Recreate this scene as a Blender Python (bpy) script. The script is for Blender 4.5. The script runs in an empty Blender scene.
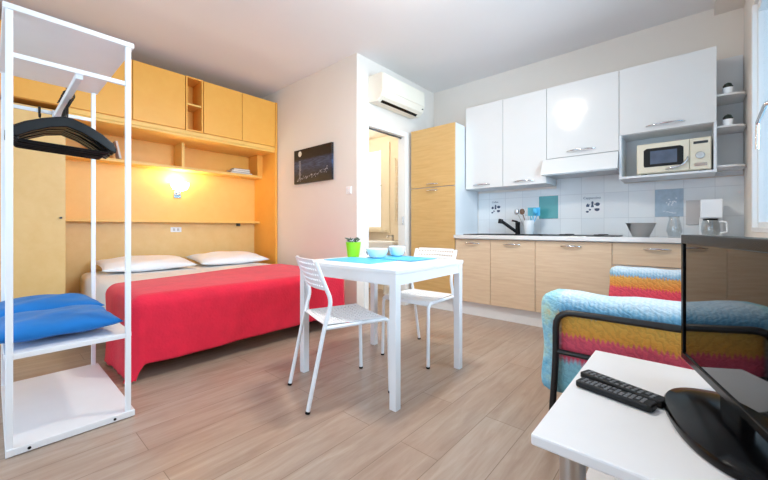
import bpy, bmesh, math, random
from math import pi, sin, cos, radians, hypot
from mathutils import Vector, Matrix
random.seed(7)
sc = bpy.context.scene
col = sc.collection

# ---------------------------------------------------------------- materials
def srgb(r, g, b):
    f = lambda v: (v/255/12.92) if v/255 <= .04045 else ((v/255+.055)/1.055)**2.4
    return (f(r), f(g), f(b), 1)

class N:
    """tiny node-tree helper"""
    def __init__(s, name):
        s.m = bpy.data.materials.new(name); s.m.use_nodes = True
        s.t = s.m.node_tree; s.b = s.t.nodes['Principled BSDF']
    def add(s, typ, **kw):
        n = s.t.nodes.new(typ)
        for k, v in kw.items():
            if k.startswith('_'): setattr(n, k[1:], v)
            else: n.inputs[k.replace('_', ' ')].default_value = v
        return n
    def ln(s, a, ao, b, bi): s.t.links.new(a.outputs[ao], b.inputs[bi])

def plain(name, c, rough=.5, metal=0, spec=.5, coat=0, var=.04, scale=6, bump=0, bscale=200, trans=0, emit=None, estr=0, sheen=0):
    n = N(name); b = n.b
    b.inputs['Roughness'].default_value = rough
    b.inputs['Metallic'].default_value = metal
    b.inputs['Specular IOR Level'].default_value = spec
    b.inputs['Coat Weight'].default_value = coat
    b.inputs['Transmission Weight'].default_value = trans
    b.inputs['Sheen Weight'].default_value = sheen
    tc = n.add('ShaderNodeTexCoord')
    no = n.add('ShaderNodeTexNoise', Scale=scale, Detail=3.0)
    n.ln(tc, 'Object', no, 'Vector')
    r = n.add('ShaderNodeValToRGB')
    a = [max(0, v*(1-var)) for v in c[:3]]+[1]; z = [min(1, v*(1+var)) for v in c[:3]]+[1]
    r.color_ramp.elements[0].position = .3; r.color_ramp.elements[1].position = .7
    r.color_ramp.elements[0].color = a; r.color_ramp.elements[1].color = z
    n.ln(no, 'Fac', r, 'Fac'); n.ln(r, 'Color', b, 'Base Color')
    if bump:
        n2 = n.add('ShaderNodeTexNoise', Scale=bscale, Detail=2.0); n.ln(tc, 'Object', n2, 'Vector')
        bp = n.add('ShaderNodeBump', Strength=bump, Distance=.01); n.ln(n2, 'Fac', bp, 'Height'); n.ln(bp, 'Normal', b, 'Normal')
    if emit:
        b.inputs['Emission Color'].default_value = emit; b.inputs['Emission Strength'].default_value = estr
    return n.m

def wood(name, c1, c2, stretch=(1, 1, 1), scale=10, rough=.45, coat=0):
    n = N(name)
    tc = n.add('ShaderNodeTexCoord'); mp = n.add('ShaderNodeMapping'); mp.inputs['Scale'].default_value = stretch
    n.ln(tc, 'Object', mp, 'Vector')
    no = n.add('ShaderNodeTexNoise', Scale=scale, Detail=6.0, Roughness=.65, Distortion=.3); n.ln(mp, 'Vector', no, 'Vector')
    r = n.add('ShaderNodeValToRGB'); r.color_ramp.elements[0].position = .3; r.color_ramp.elements[1].position = .72
    r.color_ramp.elements[0].color = c1; r.color_ramp.elements[1].color = c2
    n.ln(no, 'Fac', r, 'Fac'); n.ln(r, 'Color', n.b, 'Base Color')
    n.b.inputs['Roughness'].default_value = rough; n.b.inputs['Coat Weight'].default_value = coat
    bp = n.add('ShaderNodeBump', Strength=.04, Distance=.01); n.ln(no, 'Fac', bp, 'Height'); n.ln(bp, 'Normal', n.b, 'Normal')
    return n.m

def floor_mat():
    n = N('floor_planks')
    tc = n.add('ShaderNodeTexCoord'); mp = n.add('ShaderNodeMapping'); mp.inputs['Rotation'].default_value = (0, 0, pi/2)
    n.ln(tc, 'Object', mp, 'Vector')
    br = n.add('ShaderNodeTexBrick', _offset=.37, _offset_frequency=2, Scale=1.0, Mortar_Size=.0016, Mortar_Smooth=.3, Bias=0, Brick_Width=1.22, Row_Height=.195)
    br.inputs['Color1'].default_value = (.15, .15, .15, 1); br.inputs['Color2'].default_value = (.85, .85, .85, 1); br.inputs['Mortar'].default_value = (0, 0, 0, 1)
    n.ln(mp, 'Vector', br, 'Vector')
    m2 = n.add('ShaderNodeMapping'); m2.inputs['Scale'].default_value = (7, .8, 1); n.ln(tc, 'Object', m2, 'Vector')
    # shift grain per plank
    no = n.add('ShaderNodeTexNoise', Scale=3.2, Detail=7.0, Roughness=.62, Distortion=.6); n.ln(m2, 'Vector', no, 'Vector')
    big = n.add('ShaderNodeTexNoise', Scale=2.2, Detail=3.0); n.ln(tc, 'Object', big, 'Vector')
    mx = n.add('ShaderNodeMix', _data_type='FLOAT'); mx.inputs[0].default_value = .16
    n.ln(no, 'Fac', mx, 2); n.ln(br, 'Color', mx, 3)
    r = n.add('ShaderNodeValToRGB')
    e = r.color_ramp.elements; e[0].position = .2; e[0].color = FLOOR_A; e[1].position = .8; e[1].color = FLOOR_C
    x = e.new(.5); x.color = FLOOR_B
    n.ln(mx, 0, r, 'Fac')
    r2 = n.add('ShaderNodeValToRGB'); r2.color_ramp.elements[0].position = .35; r2.color_ramp.elements[1].position = .65
    r2.color_ramp.elements[0].color = (1, .90, .85, 1); r2.color_ramp.elements[1].color = (1, 1, 1, 1); n.ln(big, 'Fac', r2, 'Fac')
    mu = n.add('ShaderNodeMix', _data_type='RGBA', _blend_type='MULTIPLY'); mu.inputs[0].default_value = 1
    n.ln(r, 'Color', mu, 6); n.ln(r2, 'Color', mu, 7)
    mo = n.add('ShaderNodeMix', _data_type='RGBA'); n.ln(br, 'Fac', mo, 0); n.ln(mu, 2, mo, 6); mo.inputs[7].default_value = srgb(128, 106, 90)
    n.ln(mo, 2, n.b, 'Base Color')
    n.b.inputs['Roughness'].default_value = .34
    bp = n.add('ShaderNodeBump', Strength=.05, Distance=.01); n.ln(no, 'Fac', bp, 'Height'); n.ln(bp, 'Normal', n.b, 'Normal')
    return n.m
FLOOR_A, FLOOR_B, FLOOR_C = srgb(148, 124, 108), srgb(172, 153, 138), srgb(192, 178, 166)

def tile_mat():
    n = N('white_glazed_tiles')
    tc = n.add('ShaderNodeTexCoord'); sp = n.add('ShaderNodeSeparateXYZ'); n.ln(tc, 'Object', sp, 'Vector')
    cb = n.add('ShaderNodeCombineXYZ'); n.ln(sp, 'X', cb, 'X'); n.ln(sp, 'Z', cb, 'Y')
    mp = n.add('ShaderNodeMapping'); mp.inputs['Location'].default_value = (2.04, -1.06+2.0, 0); n.ln(cb, 'Vector', mp, 'Vector')
    br = n.add('ShaderNodeTexBrick', _offset=0.0, Scale=1.0, Mortar_Size=.002, Mortar_Smooth=.4, Brick_Width=.2, Row_Height=.25)
    br.inputs['Color1'].default_value = srgb(236, 238, 240); br.inputs['Color2'].default_value = srgb(228, 232, 236); br.inputs['Mortar'].default_value = srgb(208, 211, 216)
    n.ln(mp, 'Vector', br, 'Vector'); n.ln(br, 'Color', n.b, 'Base Color')
    n.b.inputs['Roughness'].default_value = .18
    bp = n.add('ShaderNodeBump', Strength=.25, Distance=.002, _invert=True); n.ln(br, 'Fac', bp, 'Height'); n.ln(bp, 'Normal', n.b, 'Normal')
    return n.m

STOPS = {'knitted_throw': [(0, (120, 190, 205)), (.34, (150, 205, 220)), (.40, (222, 78, 104)), (.595, (232, 92, 112)), (.625, (228, 156, 62)),
             (.80, (228, 180, 84)), (.83, (96, 160, 200)), (.88, (128, 188, 220)), (.94, (186, 216, 232)), (1, (214, 228, 236))],
         'knitted_throw_far': [(0, (120, 190, 205)), (.30, (160, 205, 220)), (.36, (214, 70, 95)), (.69, (232, 92, 112)), (.715, (226, 150, 70)),
             (.865, (226, 184, 96)), (.885, (120, 180, 214)), (.92, (160, 206, 228)), (.96, (196, 222, 234)), (1, (214, 228, 236))]}
def throw_mat(name, ztop, xblue):
    """knitted throw: bands of blue, ochre and pink-red with zigzag edges"""
    n = N(name)
    tc = n.add('ShaderNodeTexCoord'); sp = n.add('ShaderNodeSeparateXYZ'); n.ln(tc, 'Object', sp, 'Vector')
    # teeth along x (and a little y)
    ad = n.add('ShaderNodeMath', _operation='MULTIPLY_ADD'); n.ln(sp, 'X', ad, 0); ad.inputs[1].default_value = 60
    n.ln(sp, 'Y', ad, 2)
    pp = n.add('ShaderNodeMath', _operation='PINGPONG'); n.ln(ad, 0, pp, 0); pp.inputs[1].default_value = .5
    no = n.add('ShaderNodeTexNoise', Scale=28.0, Detail=3.0); n.ln(tc, 'Object', no, 'Vector')
    z1 = n.add('ShaderNodeMath', _operation='MULTIPLY_ADD'); n.ln(pp, 0, z1, 0); z1.inputs[1].default_value = .03; n.ln(sp, 'Z', z1, 2)
    z2 = n.add('ShaderNodeMath', _operation='MULTIPLY_ADD'); n.ln(no, 'Fac', z2, 0); z2.inputs[1].default_value = .035; n.ln(z1, 0, z2, 2)
    mr = n.add('ShaderNodeMapRange'); n.ln(z2, 0, mr, 'Value')
    mr.inputs['From Min'].default_value = ztop-.45+.025; mr.inputs['From Max'].default_value = ztop+.025
    r = n.add('ShaderNodeValToRGB'); e = r.color_ramp.elements
    stops = STOPS[name]
    e[0].position = 0; e[0].color = srgb(*stops[0][1]); e[1].position = 1; e[1].color = srgb(*stops[-1][1])
    for p, cc in stops[1:-1]:
        q = e.new(p); q.color = srgb(*cc)
    n.ln(mr, 0, r, 'Fac')
    # end drape: blue speckled with green and ochre
    n3 = n.add('ShaderNodeTexNoise', Scale=9.0, Detail=5.0, Roughness=.7); n.ln(tc, 'Object', n3, 'Vector')
    r3 = n.add('ShaderNodeValToRGB'); e = r3.color_ramp.elements
    e[0].position = .3; e[0].color = srgb(96, 176, 214); e[1].position = .75; e[1].color = srgb(226, 196, 130)
    q = e.new(.5); q.color = srgb(160, 214, 230)
    q = e.new(.62); q.color = srgb(186, 220, 205)
    n.ln(n3, 'Fac', r3, 'Fac')
    xm = n.add('ShaderNodeMapRange'); n.ln(sp, 'X', xm, 'Value'); xm.inputs['From Min'].default_value = xblue-.015; xm.inputs['From Max'].default_value = xblue+.015
    mx = n.add('ShaderNodeMix', _data_type='RGBA'); n.ln(xm, 0, mx, 0); n.ln(r3, 'Color', mx, 6); n.ln(r, 'Color', mx, 7)
    # knit speckle
    wv = n.add('ShaderNodeTexWave', Scale=16.0, Distortion=9.0, Detail=4.0, Detail_Scale=2.5, _bands_direction='DIAGONAL'); n.ln(tc, 'Object', wv, 'Vector')
    r4 = n.add('ShaderNodeValToRGB'); r4.color_ramp.elements[0].color = (.74, .76, .8, 1); r4.color_ramp.elements[1].color = (1, 1, 1, 1); r4.color_ramp.elements[1].position = .5
    n.ln(wv, 'Fac', r4, 'Fac')
    mu = n.add('ShaderNodeMix', _data_type='RGBA', _blend_type='MULTIPLY'); mu.inputs[0].default_value = .55
    n.ln(mx, 2, mu, 6); n.ln(r4, 'Color', mu, 7); n.ln(mu, 2, n.b, 'Base Color')
    n.b.inputs['Roughness'].default_value = .9
    bp = n.add('ShaderNodeBump', Strength=.5, Distance=.006); n.ln(wv, 'Fac', bp, 'Height'); n.ln(bp, 'Normal', n.b, 'Normal')
    return n.m

def glass_mat(name, tint=(1, 1, 1, 1), gloss=.08):
    n = N(name); t = n.t
    tr = n.add('ShaderNodeBsdfTransparent'); tr.inputs[0].default_value = tint
    gl = n.add('ShaderNodeBsdfGlossy', Roughness=.02)
    mx = n.add('ShaderNodeMixShader'); mx.inputs[0].default_value = gloss; n.ln(tr, 0, mx, 1); n.ln(gl, 0, mx, 2)
    out = [q for q in t.nodes if q.type == 'OUTPUT_MATERIAL'][0]
    n.ln(mx, 0, out, 0)
    return n.m

def canvas_mat():
    n = N('night_seascape_print')
    tc = n.add('ShaderNodeTexCoord'); sp = n.add('ShaderNodeSeparateXYZ'); n.ln(tc, 'Object', sp, 'Vector')
    mp = n.add('ShaderNodeMapping'); mp.inputs['Scale'].default_value = (4, 1, 22); n.ln(tc, 'Object', mp, 'Vector')
    no = n.add('ShaderNodeTexNoise', Scale=3.0, Detail=5.0); n.ln(mp, 'Vector', no, 'Vector')
    # sea band in z, local z 0..0.42
    r = n.add('ShaderNodeValToRGB'); e = r.color_ramp.elements
    mr = n.add('ShaderNodeMapRange'); n.ln(sp, 'Z', mr, 'Value'); mr.inputs['From Min'].default_value = 0; mr.inputs['From Max'].default_value = .42
    n.ln(mr, 0, r, 'Fac')
    e[0].position = 0; e[0].color = srgb(12, 12, 18); e[1].position = 1; e[1].color = srgb(10, 10, 16)
    for p, c in [(.2, (20, 24, 36)), (.35, (38, 52, 78)), (.52, (60, 82, 116)), (.66, (50, 66, 96)), (.72, (16, 18, 28))]:
        q = e.new(p); q.color = srgb(*c)
    r2 = n.add('ShaderNodeValToRGB'); r2.color_ramp.elements[0].position = .35; r2.color_ramp.elements[1].position = .7
    r2.color_ramp.elements[0].color = (.25, .25, .3, 1); r2.color_ramp.elements[1].color = (1.3, 1.3, 1.3, 1); n.ln(no, 'Fac', r2, 'Fac')
    mu = n.add('ShaderNodeMix', _data_type='RGBA', _blend_type='MULTIPLY'); mu.inputs[0].default_value = 1
    n.ln(r, 'Color', mu, 6); n.ln(r2, 'Color', mu, 7); n.ln(mu, 2, n.b, 'Base Color'); n.b.inputs['Roughness'].default_value = .5
    return n.m

M = {}
M['wall'] = plain('wall_paint', srgb(232, 224, 216), .85, var=.012, scale=2)
M['ceil'] = plain('ceiling_paint', srgb(232, 229, 228), .9, var=.01, scale=2)
M['bathwall'] = plain('bathroom_paint', srgb(240, 228, 208), .8, var=.01)
M['floor'] = floor_mat(); M['tiles'] = tile_mat()
M['white'] = plain('white_metal', srgb(238, 240, 243), .35, var=.01)
M['whitewood'] = plain('white_laminate', srgb(236, 236, 238), .4, var=.015)
M['trim'] = plain('white_trim', srgb(238, 238, 238), .45, var=.01)
M['gloss'] = plain('white_gloss_lacquer', srgb(224, 222, 220), .10, var=.008, coat=.5)
M['carcase'] = plain('white_carcase', srgb(225, 227, 230), .5, var=.01)
M['oak'] = wood('pale_oak_laminate', srgb(214, 184, 152), srgb(230, 206, 176), (1.2, 1.2, 14), 3)
M['oak_tall'] = wood('honey_oak_laminate', srgb(204, 160, 98), srgb(218, 178, 118), (1.2, 1.2, 14), 3)
M['maple'] = wood('orange_maple_laminate', srgb(236, 168, 70), srgb(240, 177, 79), (1.5, 1.5, 1.5), 5, .42)
M['maple2'] = wood('maple_panel', srgb(236, 186, 94), srgb(240, 193, 104), (1.5, 1.5, 1.5), 5, .42)
M['maple3'] = wood('pale_maple_panel', srgb(226, 184, 116), srgb(232, 194, 130), (1.5, 1.5, 1.5), 5, .42)
M['chrome'] = plain('chrome', srgb(215, 215, 218), .12, metal=1, var=.01)
M['steel'] = plain('brushed_steel', srgb(190, 190, 190), .3, metal=1, var=.03)
M['black'] = plain('black_plastic', srgb(10, 10, 12), .4, var=.1, spec=.3)
M['hanger'] = plain('black_hanger_plastic', srgb(3, 4, 7), .35, spec=.3, var=.1)
M['blackmetal'] = plain('black_metal_tube', srgb(16, 16, 18), .35, var=.1)
M['screen'] = plain('glossy_screen', srgb(3, 3, 4), .03, var=.01, spec=.4, coat=.1)
M['blackgloss'] = plain('black_gloss_plastic', srgb(6, 6, 8), .22, var=.05, spec=.2)
M['darkgrey'] = plain('dark_grey', srgb(52, 54, 58), .4)
M['key'] = plain('grey_rubber_keys', srgb(120, 122, 126), .6)
M['red'] = plain('red_quilted_cotton', srgb(224, 24, 60), .85, var=.07, scale=9, bump=.35, bscale=60, sheen=.15)
M['sheet'] = plain('white_cotton', srgb(236, 234, 234), .9, var=.02, bump=.2, bscale=12)
M['pillow'] = plain('white_pillowcase', srgb(240, 242, 245), .9, var=.02, bump=.2, bscale=9)
M['blue'] = plain('blue_cotton', srgb(6, 110, 186), .85, var=.10, scale=5, bump=.3, bscale=14, sheen=.1)
M['cyan'] = plain('cyan_placemat', srgb(84, 190, 236), .5, var=.06, scale=20)
M['lime'] = plain('lime_green_plastic', srgb(150, 225, 30), .35, var=.02)
M['leaf'] = plain('dark_leaf', srgb(60, 88, 62), .6, var=.3, scale=60)
M['petal'] = plain('white_petal', srgb(225, 215, 225), .6)
M['soil'] = plain('potting_soil', srgb(44, 32, 26), .9, var=.3, scale=90)
M['ceramic'] = plain('white_ceramic', srgb(240, 243, 246), .15, var=.01, coat=.4)
M['navy'] = plain('navy_print', srgb(58, 74, 104), .4)
M['teal'] = plain('teal_glazed_tile', srgb(84, 164, 168), .2, var=.03)
M['bluetile'] = plain('blue_glazed_tile', srgb(164, 184, 202), .2, var=.1, scale=22)
M['greyboard'] = plain('grey_board', srgb(196, 192, 192), .6, var=.02)
M['cream'] = plain('cream_enamel', srgb(230, 220, 198), .35, var=.01)
M['creamframe'] = plain('cream_window_frame', srgb(240, 230, 208), .45, var=.01)
M['acwhite'] = plain('ivory_plastic', srgb(240, 232, 216), .4, var=.01)
M['glass'] = glass_mat('clear_glass')
def frosted():
    n = N('frosted_white_glass'); tr = n.add('ShaderNodeBsdfTranslucent'); tr.inputs[0].default_value = (.95, .97, 1, 1)
    df = n.add('ShaderNodeBsdfDiffuse'); df.inputs[0].default_value = (.9, .92, .95, 1)
    mx = n.add('ShaderNodeMixShader'); mx.inputs[0].default_value = .2; n.ln(tr, 0, mx, 1); n.ln(df, 0, mx, 2)
    n.ln(mx, 0, [q for q in n.t.nodes if q.type == 'OUTPUT_MATERIAL'][0], 0); return n.m
M['frosted'] = frosted()
M['tintglass'] = glass_mat('carafe_glass', (.93, .95, .96, 1))
M['tealplastic'] = plain('teal_plastic', srgb(80, 170, 190), .4)
M['woodspoon'] = plain('brown_utensil_wood', srgb(120, 90, 70), .6)
M['canvas'] = canvas_mat()
M['ovenglass'] = plain('oven_glass_reflection_tint', srgb(74, 92, 116), .08, var=.2, scale=8, spec=1.0, coat=.5)  # bluish grey base colour stands in for a bright reflection in the pane
M['moon'] = plain('moon_paint', srgb(220, 222, 214), .6, var=.12, scale=40)
M['paleprint'] = plain('pale_print', srgb(150, 160, 176), .6, var=.2, scale=40)
M['lampglass'] = plain('lit_opal_glass', srgb(255, 240, 210), .4, emit=(1, .82, .5, 1), estr=9)
M['ceilglass'] = plain('lit_ceiling_glass', srgb(255, 248, 235), .4, emit=(1, .9, .72, 1), estr=9)
M['throw_near'] = throw_mat('knitted_throw', .68, -.425)
M['throw_far'] = throw_mat('knitted_throw_far', .68, -.50)
M['bookr'] = plain('book_cover_pink', srgb(222, 190, 180), .6)
M['bookk'] = plain('book_cover_black', srgb(34, 32, 34), .5)
M['bookw'] = plain('book_pages', srgb(222, 216, 204), .7)
M['bookb'] = plain('book_cover_brown', srgb(96, 60, 40), .6)

# ---------------------------------------------------------------- helpers
def wm(o):
    m = o.matrix_basis.copy()
    return wm(o.parent) @ m if o.parent else m

def props(o, label=None, cat=None, group=None, kind=None):
    if label: o['label'] = label
    if cat: o['category'] = cat
    if group: o['group'] = group
    if kind: o['kind'] = kind
    return o

def thing(name, loc, label, cat, group=None, rz=0):
    o = bpy.data.objects.new(name, None); o.empty_display_size = .1
    o.location = loc; o.rotation_euler = (0, 0, rz); col.objects.link(o)
    return props(o, label, cat, group)

class MB:
    def __init__(s): s.bm = bmesh.new()
    def box(s, x0, x1, y0, y1, z0, z1, rot=None, piv=None):
        v = [s.bm.verts.new((x, y, z)) for z in (z0, z1) for y in (y0, y1) for x in (x0, x1)]
        for f in ((0, 2, 3, 1), (4, 5, 7, 6), (0, 1, 5, 4), (2, 6, 7, 3), (0, 4, 6, 2), (1, 3, 7, 5)):
            s.bm.faces.new([v[i] for i in f])
        if rot: bmesh.ops.transform(s.bm, matrix=Matrix.Translation(piv) @ rot @ Matrix.Translation(-Vector(piv)), verts=v)
        return s
    def tube(s, pts, r, n=12, sub=0, closed=False, flat=None):
        P = [Vector(p) for p in pts]
        if sub: P = fillet(P, sub, closed)
        L = len(P); rings = []
        T = []
        for i in range(L):
            if closed: t = (P[(i+1) % L]-P[i-1])
            else: t = P[min(i+1, L-1)]-P[max(i-1, 0)]
            T.append(t.normalized())
        up = Vector((0, 0, 1))
        if abs(T[0].dot(up)) > .9: up = Vector((1, 0, 0))
        nrm = (up - T[0]*up.dot(T[0])).normalized()
        for i in range(L):
            nrm = (nrm - T[i]*nrm.dot(T[i])).normalized(); bi = T[i].cross(nrm)
            rr = r[i] if isinstance(r, (list, tuple)) and not sub else (r if not isinstance(r, (list, tuple)) else r[0])
            rings.append([s.bm.verts.new(P[i] + (nrm*cos(2*pi*k/n) + bi*sin(2*pi*k/n))*rr) for k in range(n)])
        m = L if closed else L-1
        for i in range(m):
            a, b = rings[i], rings[(i+1) % L]
            for k in range(n): s.bm.faces.new((a[k], a[(k+1) % n], b[(k+1) % n], b[k]))
        if not closed:
            s.bm.faces.new(rings[0][::-1]); s.bm.faces.new(rings[-1])
        return s
    def lathe(s, prof, cx, cy, z0=0, n=32, axis='z'):
        rings = []
        for (r, z) in prof:
            if r < 1e-6: rings.append([s.bm.verts.new((cx, cy, z0+z))])
            else: rings.append([s.bm.verts.new((cx+r*cos(2*pi*k/n), cy+r*sin(2*pi*k/n), z0+z)) for k in range(n)])
        for a, b in zip(rings, rings[1:]):
            for k in range(n):
                k2 = (k+1) % n
                if len(a) == 1 and len(b) == 1: continue
                if len(a) == 1: s.bm.faces.new((a[0], b[k2], b[k]))
                elif len(b) == 1: s.bm.faces.new((a[k], a[k2], b[0]))
                else: s.bm.faces.new((a[k], a[k2], b[k2], b[k]))
        return s
    def prism(s, poly, h0, h1, plane='xy'):
        f = {'xy': lambda a, b, h: (a, b, h), 'xz': lambda a, b, h: (a, h, b), 'yz': lambda a, b, h: (h, a, b)}[plane]
        A = [s.bm.verts.new(f(a, b, h0)) for a, b in poly]; B = [s.bm.verts.new(f(a, b, h1)) for a, b in poly]
        n = len(poly); s.bm.faces.new(A[::-1]); s.bm.faces.new(B)
        for i in range(n): s.bm.faces.new((A[i], A[(i+1) % n], B[(i+1) % n], B[i]))
        return s
    def grid(s, fn, nu, nv, wrap=False):
        V = [[s.bm.verts.new(fn(i/nu, j/nv)) for j in range(nv+1)] for i in range(nu + (0 if wrap else 1))]
        for i in range(nu):
            for j in range(nv):
                a, b = V[i], V[(i+1) % len(V)]
                s.bm.faces.new((a[j], b[j], b[j+1], a[j+1]))
        return s
    def perf(s, fn, nu, nv, hu, hv, edge=.0):
        """a sheet with nu x nv rectangular holes; fn maps (u,v) in 0..1"""
        def lines(n, h):
            L = [0]
            m = edge
            w = (1-2*m)/n
            for i in range(n):
                c0 = m + w*i + w/2; L += [c0-w*h/2, c0+w*h/2]
            return L+[1]
        U, V = lines(nu, hu), lines(nv, hv)
        G = [[s.bm.verts.new(fn(u, v)) for v in V] for u in U]
        for i in range(len(U)-1):
            for j in range(len(V)-1):
                if i % 2 == 1 and j % 2 == 1: continue
                s.bm.faces.new((G[i][j], G[i+1][j], G[i+1][j+1], G[i][j+1]))
        return s
    def build(s, name, mat, parent=None, bevel=0, smooth=False, solid=0, sub=0, local=False, segs=2, ang=40):
        bmesh.ops.recalc_face_normals(s.bm, faces=s.bm.faces)
        me = bpy.data.meshes.new(name); s.bm.to_mesh(me); s.bm.free()
        o = bpy.data.objects.new(name, me); col.objects.link(o)
        if parent:
            o.parent = parent
            if not local: me.transform(wm(parent).inverted())
        me.materials.append(M[mat] if isinstance(mat, str) else mat)
        if smooth:
            for p in me.polygons: p.use_smooth = True
            try: me.set_sharp_from_angle(angle=radians(ang))
            except Exception: pass
        if solid:
            m = o.modifiers.new('Solid', 'SOLIDIFY'); m.thickness = solid; m.offset = 0
        if bevel:
            m = o.modifiers.new('Bevel', 'BEVEL'); m.width = bevel; m.segments = segs; m.limit_method = 'ANGLE'; m.angle_limit = radians(50)
        if sub:
            m = o.modifiers.new('Sub', 'SUBSURF'); m.levels = sub; m.render_levels = sub
        return o

def fillet(P, r, closed=False, k=5):
    out = []
    L = len(P)
    for i, p in enumerate(P):
        if not closed and i in (0, L-1): out.append(p); continue
        a, b = P[i-1]-p, P[(i+1) % L]-p
        rr = min(r, a.length*.49, b.length*.49)
        q0, q1 = p+a.normalized()*rr, p+b.normalized()*rr
        for j in range(k+1):
            t = j/k; out.append(q0*(1-t)**2 + p*2*t*(1-t) + q1*t*t)
    return out

def solo(name, mb, mat, label, cat, group=None, origin=None, **kw):
    o = mb.build(name, mat, **kw)
    if origin:
        o.data.transform(Matrix.Translation(-Vector(origin))); o.location = origin
    return props(o, label, cat, group)

def struct(name, mb, mat, **kw):
    return props(mb.build(name, mat, **kw), kind='structure')

def copy_tree(o, parent=None):
    c = o.copy(); col.objects.link(c)
    if parent: c.parent = parent
    for ch in [q for q in bpy.data.objects if q.parent == o]: copy_tree(ch, c)
    return c

def wall_holes(mb, axis, a0, a1, z0, z1, t0, t1, holes):
    """wall slab along 'x' or 'y', holes=[(a0,a1,z0,z1)] not overlapping in a"""
    put = (lambda p, q, za, zb: mb.box(p, q, t0, t1, za, zb)) if axis == 'x' else (lambda p, q, za, zb: mb.box(t0, t1, p, q, za, zb))
    cur = a0
    for h in sorted(holes):
        if h[0] > cur: put(cur, h[0], z0, z1)
        if h[2] > z0: put(h[0], h[1], z0, h[2])
        if h[3] < z1: put(h[0], h[1], h[3], z1)
        cur = h[1]
    if cur < a1: put(cur, a1, z0, z1)
    return mb

def text_mesh(txt, size, mat, name, parent, loc, rot, depth=.0006):
    cu = bpy.data.curves.new(name, 'FONT'); cu.body = txt; cu.size = size; cu.extrude = depth; cu.align_x = 'CENTER'
    t = bpy.data.objects.new(name, cu); col.objects.link(t)
    dg = bpy.context.evaluated_depsgraph_get(); me = bpy.data.meshes.new_from_object(t.evaluated_get(dg))
    bpy.data.objects.remove(t)
    me.transform(Matrix.Translation(loc) @ rot)
    o = bpy.data.objects.new(name, me); col.objects.link(o)
    if parent: o.parent = parent; me.transform(wm(parent).inverted())
    me.materials.clear(); me.materials.append(M[mat])
    return o
RX = Matrix.Rotation(pi/2, 4, 'X')

# ---------------------------------------------------------------- room shell
H = 2.82; XL, XR, YB, YF, YP, XD = -4.80, .33, 4.05, -1.30, 2.57, -2.65
struct('floor', MB().box(XL-.1, XR+.2, YF-.1, YB+.15, -.1, 0), 'floor')
struct('ceiling', MB().box(XL-.1, XR+.2, YF-.1, YB+.15, H, H+.1), 'ceil')
struct('wall_left', MB().box(XL-.1, XL, YF-.1, YB+.15, 0, H), 'wall')
struct('wall_picture', MB().box(XL, XD, YP, YP+.1, 0, H), 'wall')
struct('wall_doorway', wall_holes(MB(), 'y', YP+.1, YB, 0, H, XD-.1, XD, [(2.735, 3.39, 0, 2.09)]), 'wall')
struct('wall_kitchen', wall_holes(MB(), 'x', XL, XR, 0, H, YB, YB+.15, [(-4.25, -3.57, .93, 2.22)]), 'wall')
W1 = (2.05, 3.53, .933, 2.50); W2 = (-.2, 1.9, .933, 2.45)
struct('wall_right', wall_holes(MB(), 'y', YF, YB, 0, H, XR, XR+.2, [W1, W2]), 'wall')
struct('wall_rear', wall_holes(MB(), 'x', XL, XR, 0, H, YF-.1, YF, [(-3.2, -.6, .02, 2.35)]), 'wall')
struct('trim_1', MB().box(.155, XR, YF, YB, 2.755, H), 'wall')
struct('trim_2', MB().box(-1.985, XR, YB-.012, YB, .885, 1.385).box(-1.078, -.476, YB-.012, YB, 1.385, 1.62), 'tiles')
struct('ceiling_bathroom', MB().box(XL, XD-.1, YP+.1, YB, 2.38, 2.42), 'bathwall')
struct('wall_bathroom', MB().box(XL, XD-.1, YP+.1, YP+.112, 0, 2.38).box(XD-.112, XD-.1, 3.45, YB, 0, 2.38), 'bathwall')
struct('wall_bathroom_outer', wall_holes(MB(), 'x', XL, XD-.112, 0, 2.38, YB-.014, YB, [(-4.25, -3.57, .93, 2.22)]), 'bathwall')
struct('trim_3', MB().box(-2.61, .30, 3.52, 3.535, 0, .148), 'trim')
struct('baseboard_picture', MB().box(-4.15, XD, YP-.012, YP, 0, .07), 'trim')
struct('baseboard_doorway', MB().box(XD, XD+.012, YP-.012, 2.67, 0, .07), 'trim')
# doorway casing
d = MB().box(XD-.1, XD+.014, 2.675, 2.74, 0, 2.15).box(XD-.1, XD+.014, 3.385, 3.45, 0, 2.15).box(XD-.1, XD+.014, 2.74, 3.385, 2.085, 2.15)
dr = struct('door_1', d, 'trim', bevel=.004)
MB().box(XD-.06, XD-.045, 2.74, 3.385, 2.072, 2.085).build('door_track', 'darkgrey', dr)
for z in (1.05,): MB().tube([(XD-.02, 3.38, z-.05), (XD-.02, 3.38, z+.05)], .008).build('hinge', 'chrome', dr)

def window_y(name, x, y0, y1, z0, z1, mat='trim', mull=None, inward=-1):
    """casement set in a wall plane x=const"""
    m = MB(); f = .065; a, b = x+.02, x+.075
    m.box(a, b, y0, y0+f, z0, z1).box(a, b, y1-f, y1, z0, z1).box(a, b, y0+f, y1-f, z0, z0+f).box(a, b, y0+f, y1-f, z1-f, z1)
    if mull: m.box(a, b, mull-.05, mull+.05, z0+f, z1-f)
    w = struct(name, m, mat, bevel=.004)
    MB().box(x+.045, x+.05, y0+f, y1-f, z0+f, z1-f).build('pane', 'glass', w)
    return w
w1 = window_y('window_1', XR, *W1)
MB().box(XR-.006, XR+.02, 3.48, 3.53, .933, 2.50).box(XR-.006, XR+.02, 2.05, 3.48, .933, .965).build('casing', 'trim', w1, bevel=.003)
MB().tube([(XR+.02, 2.42, 1.55), (.27, 2.42, 1.55), (.27, 2.69, 1.52), (.27, 2.70, 1.38)], .009, sub=.02).build('window_handle', 'chrome', w1, smooth=True)
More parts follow.
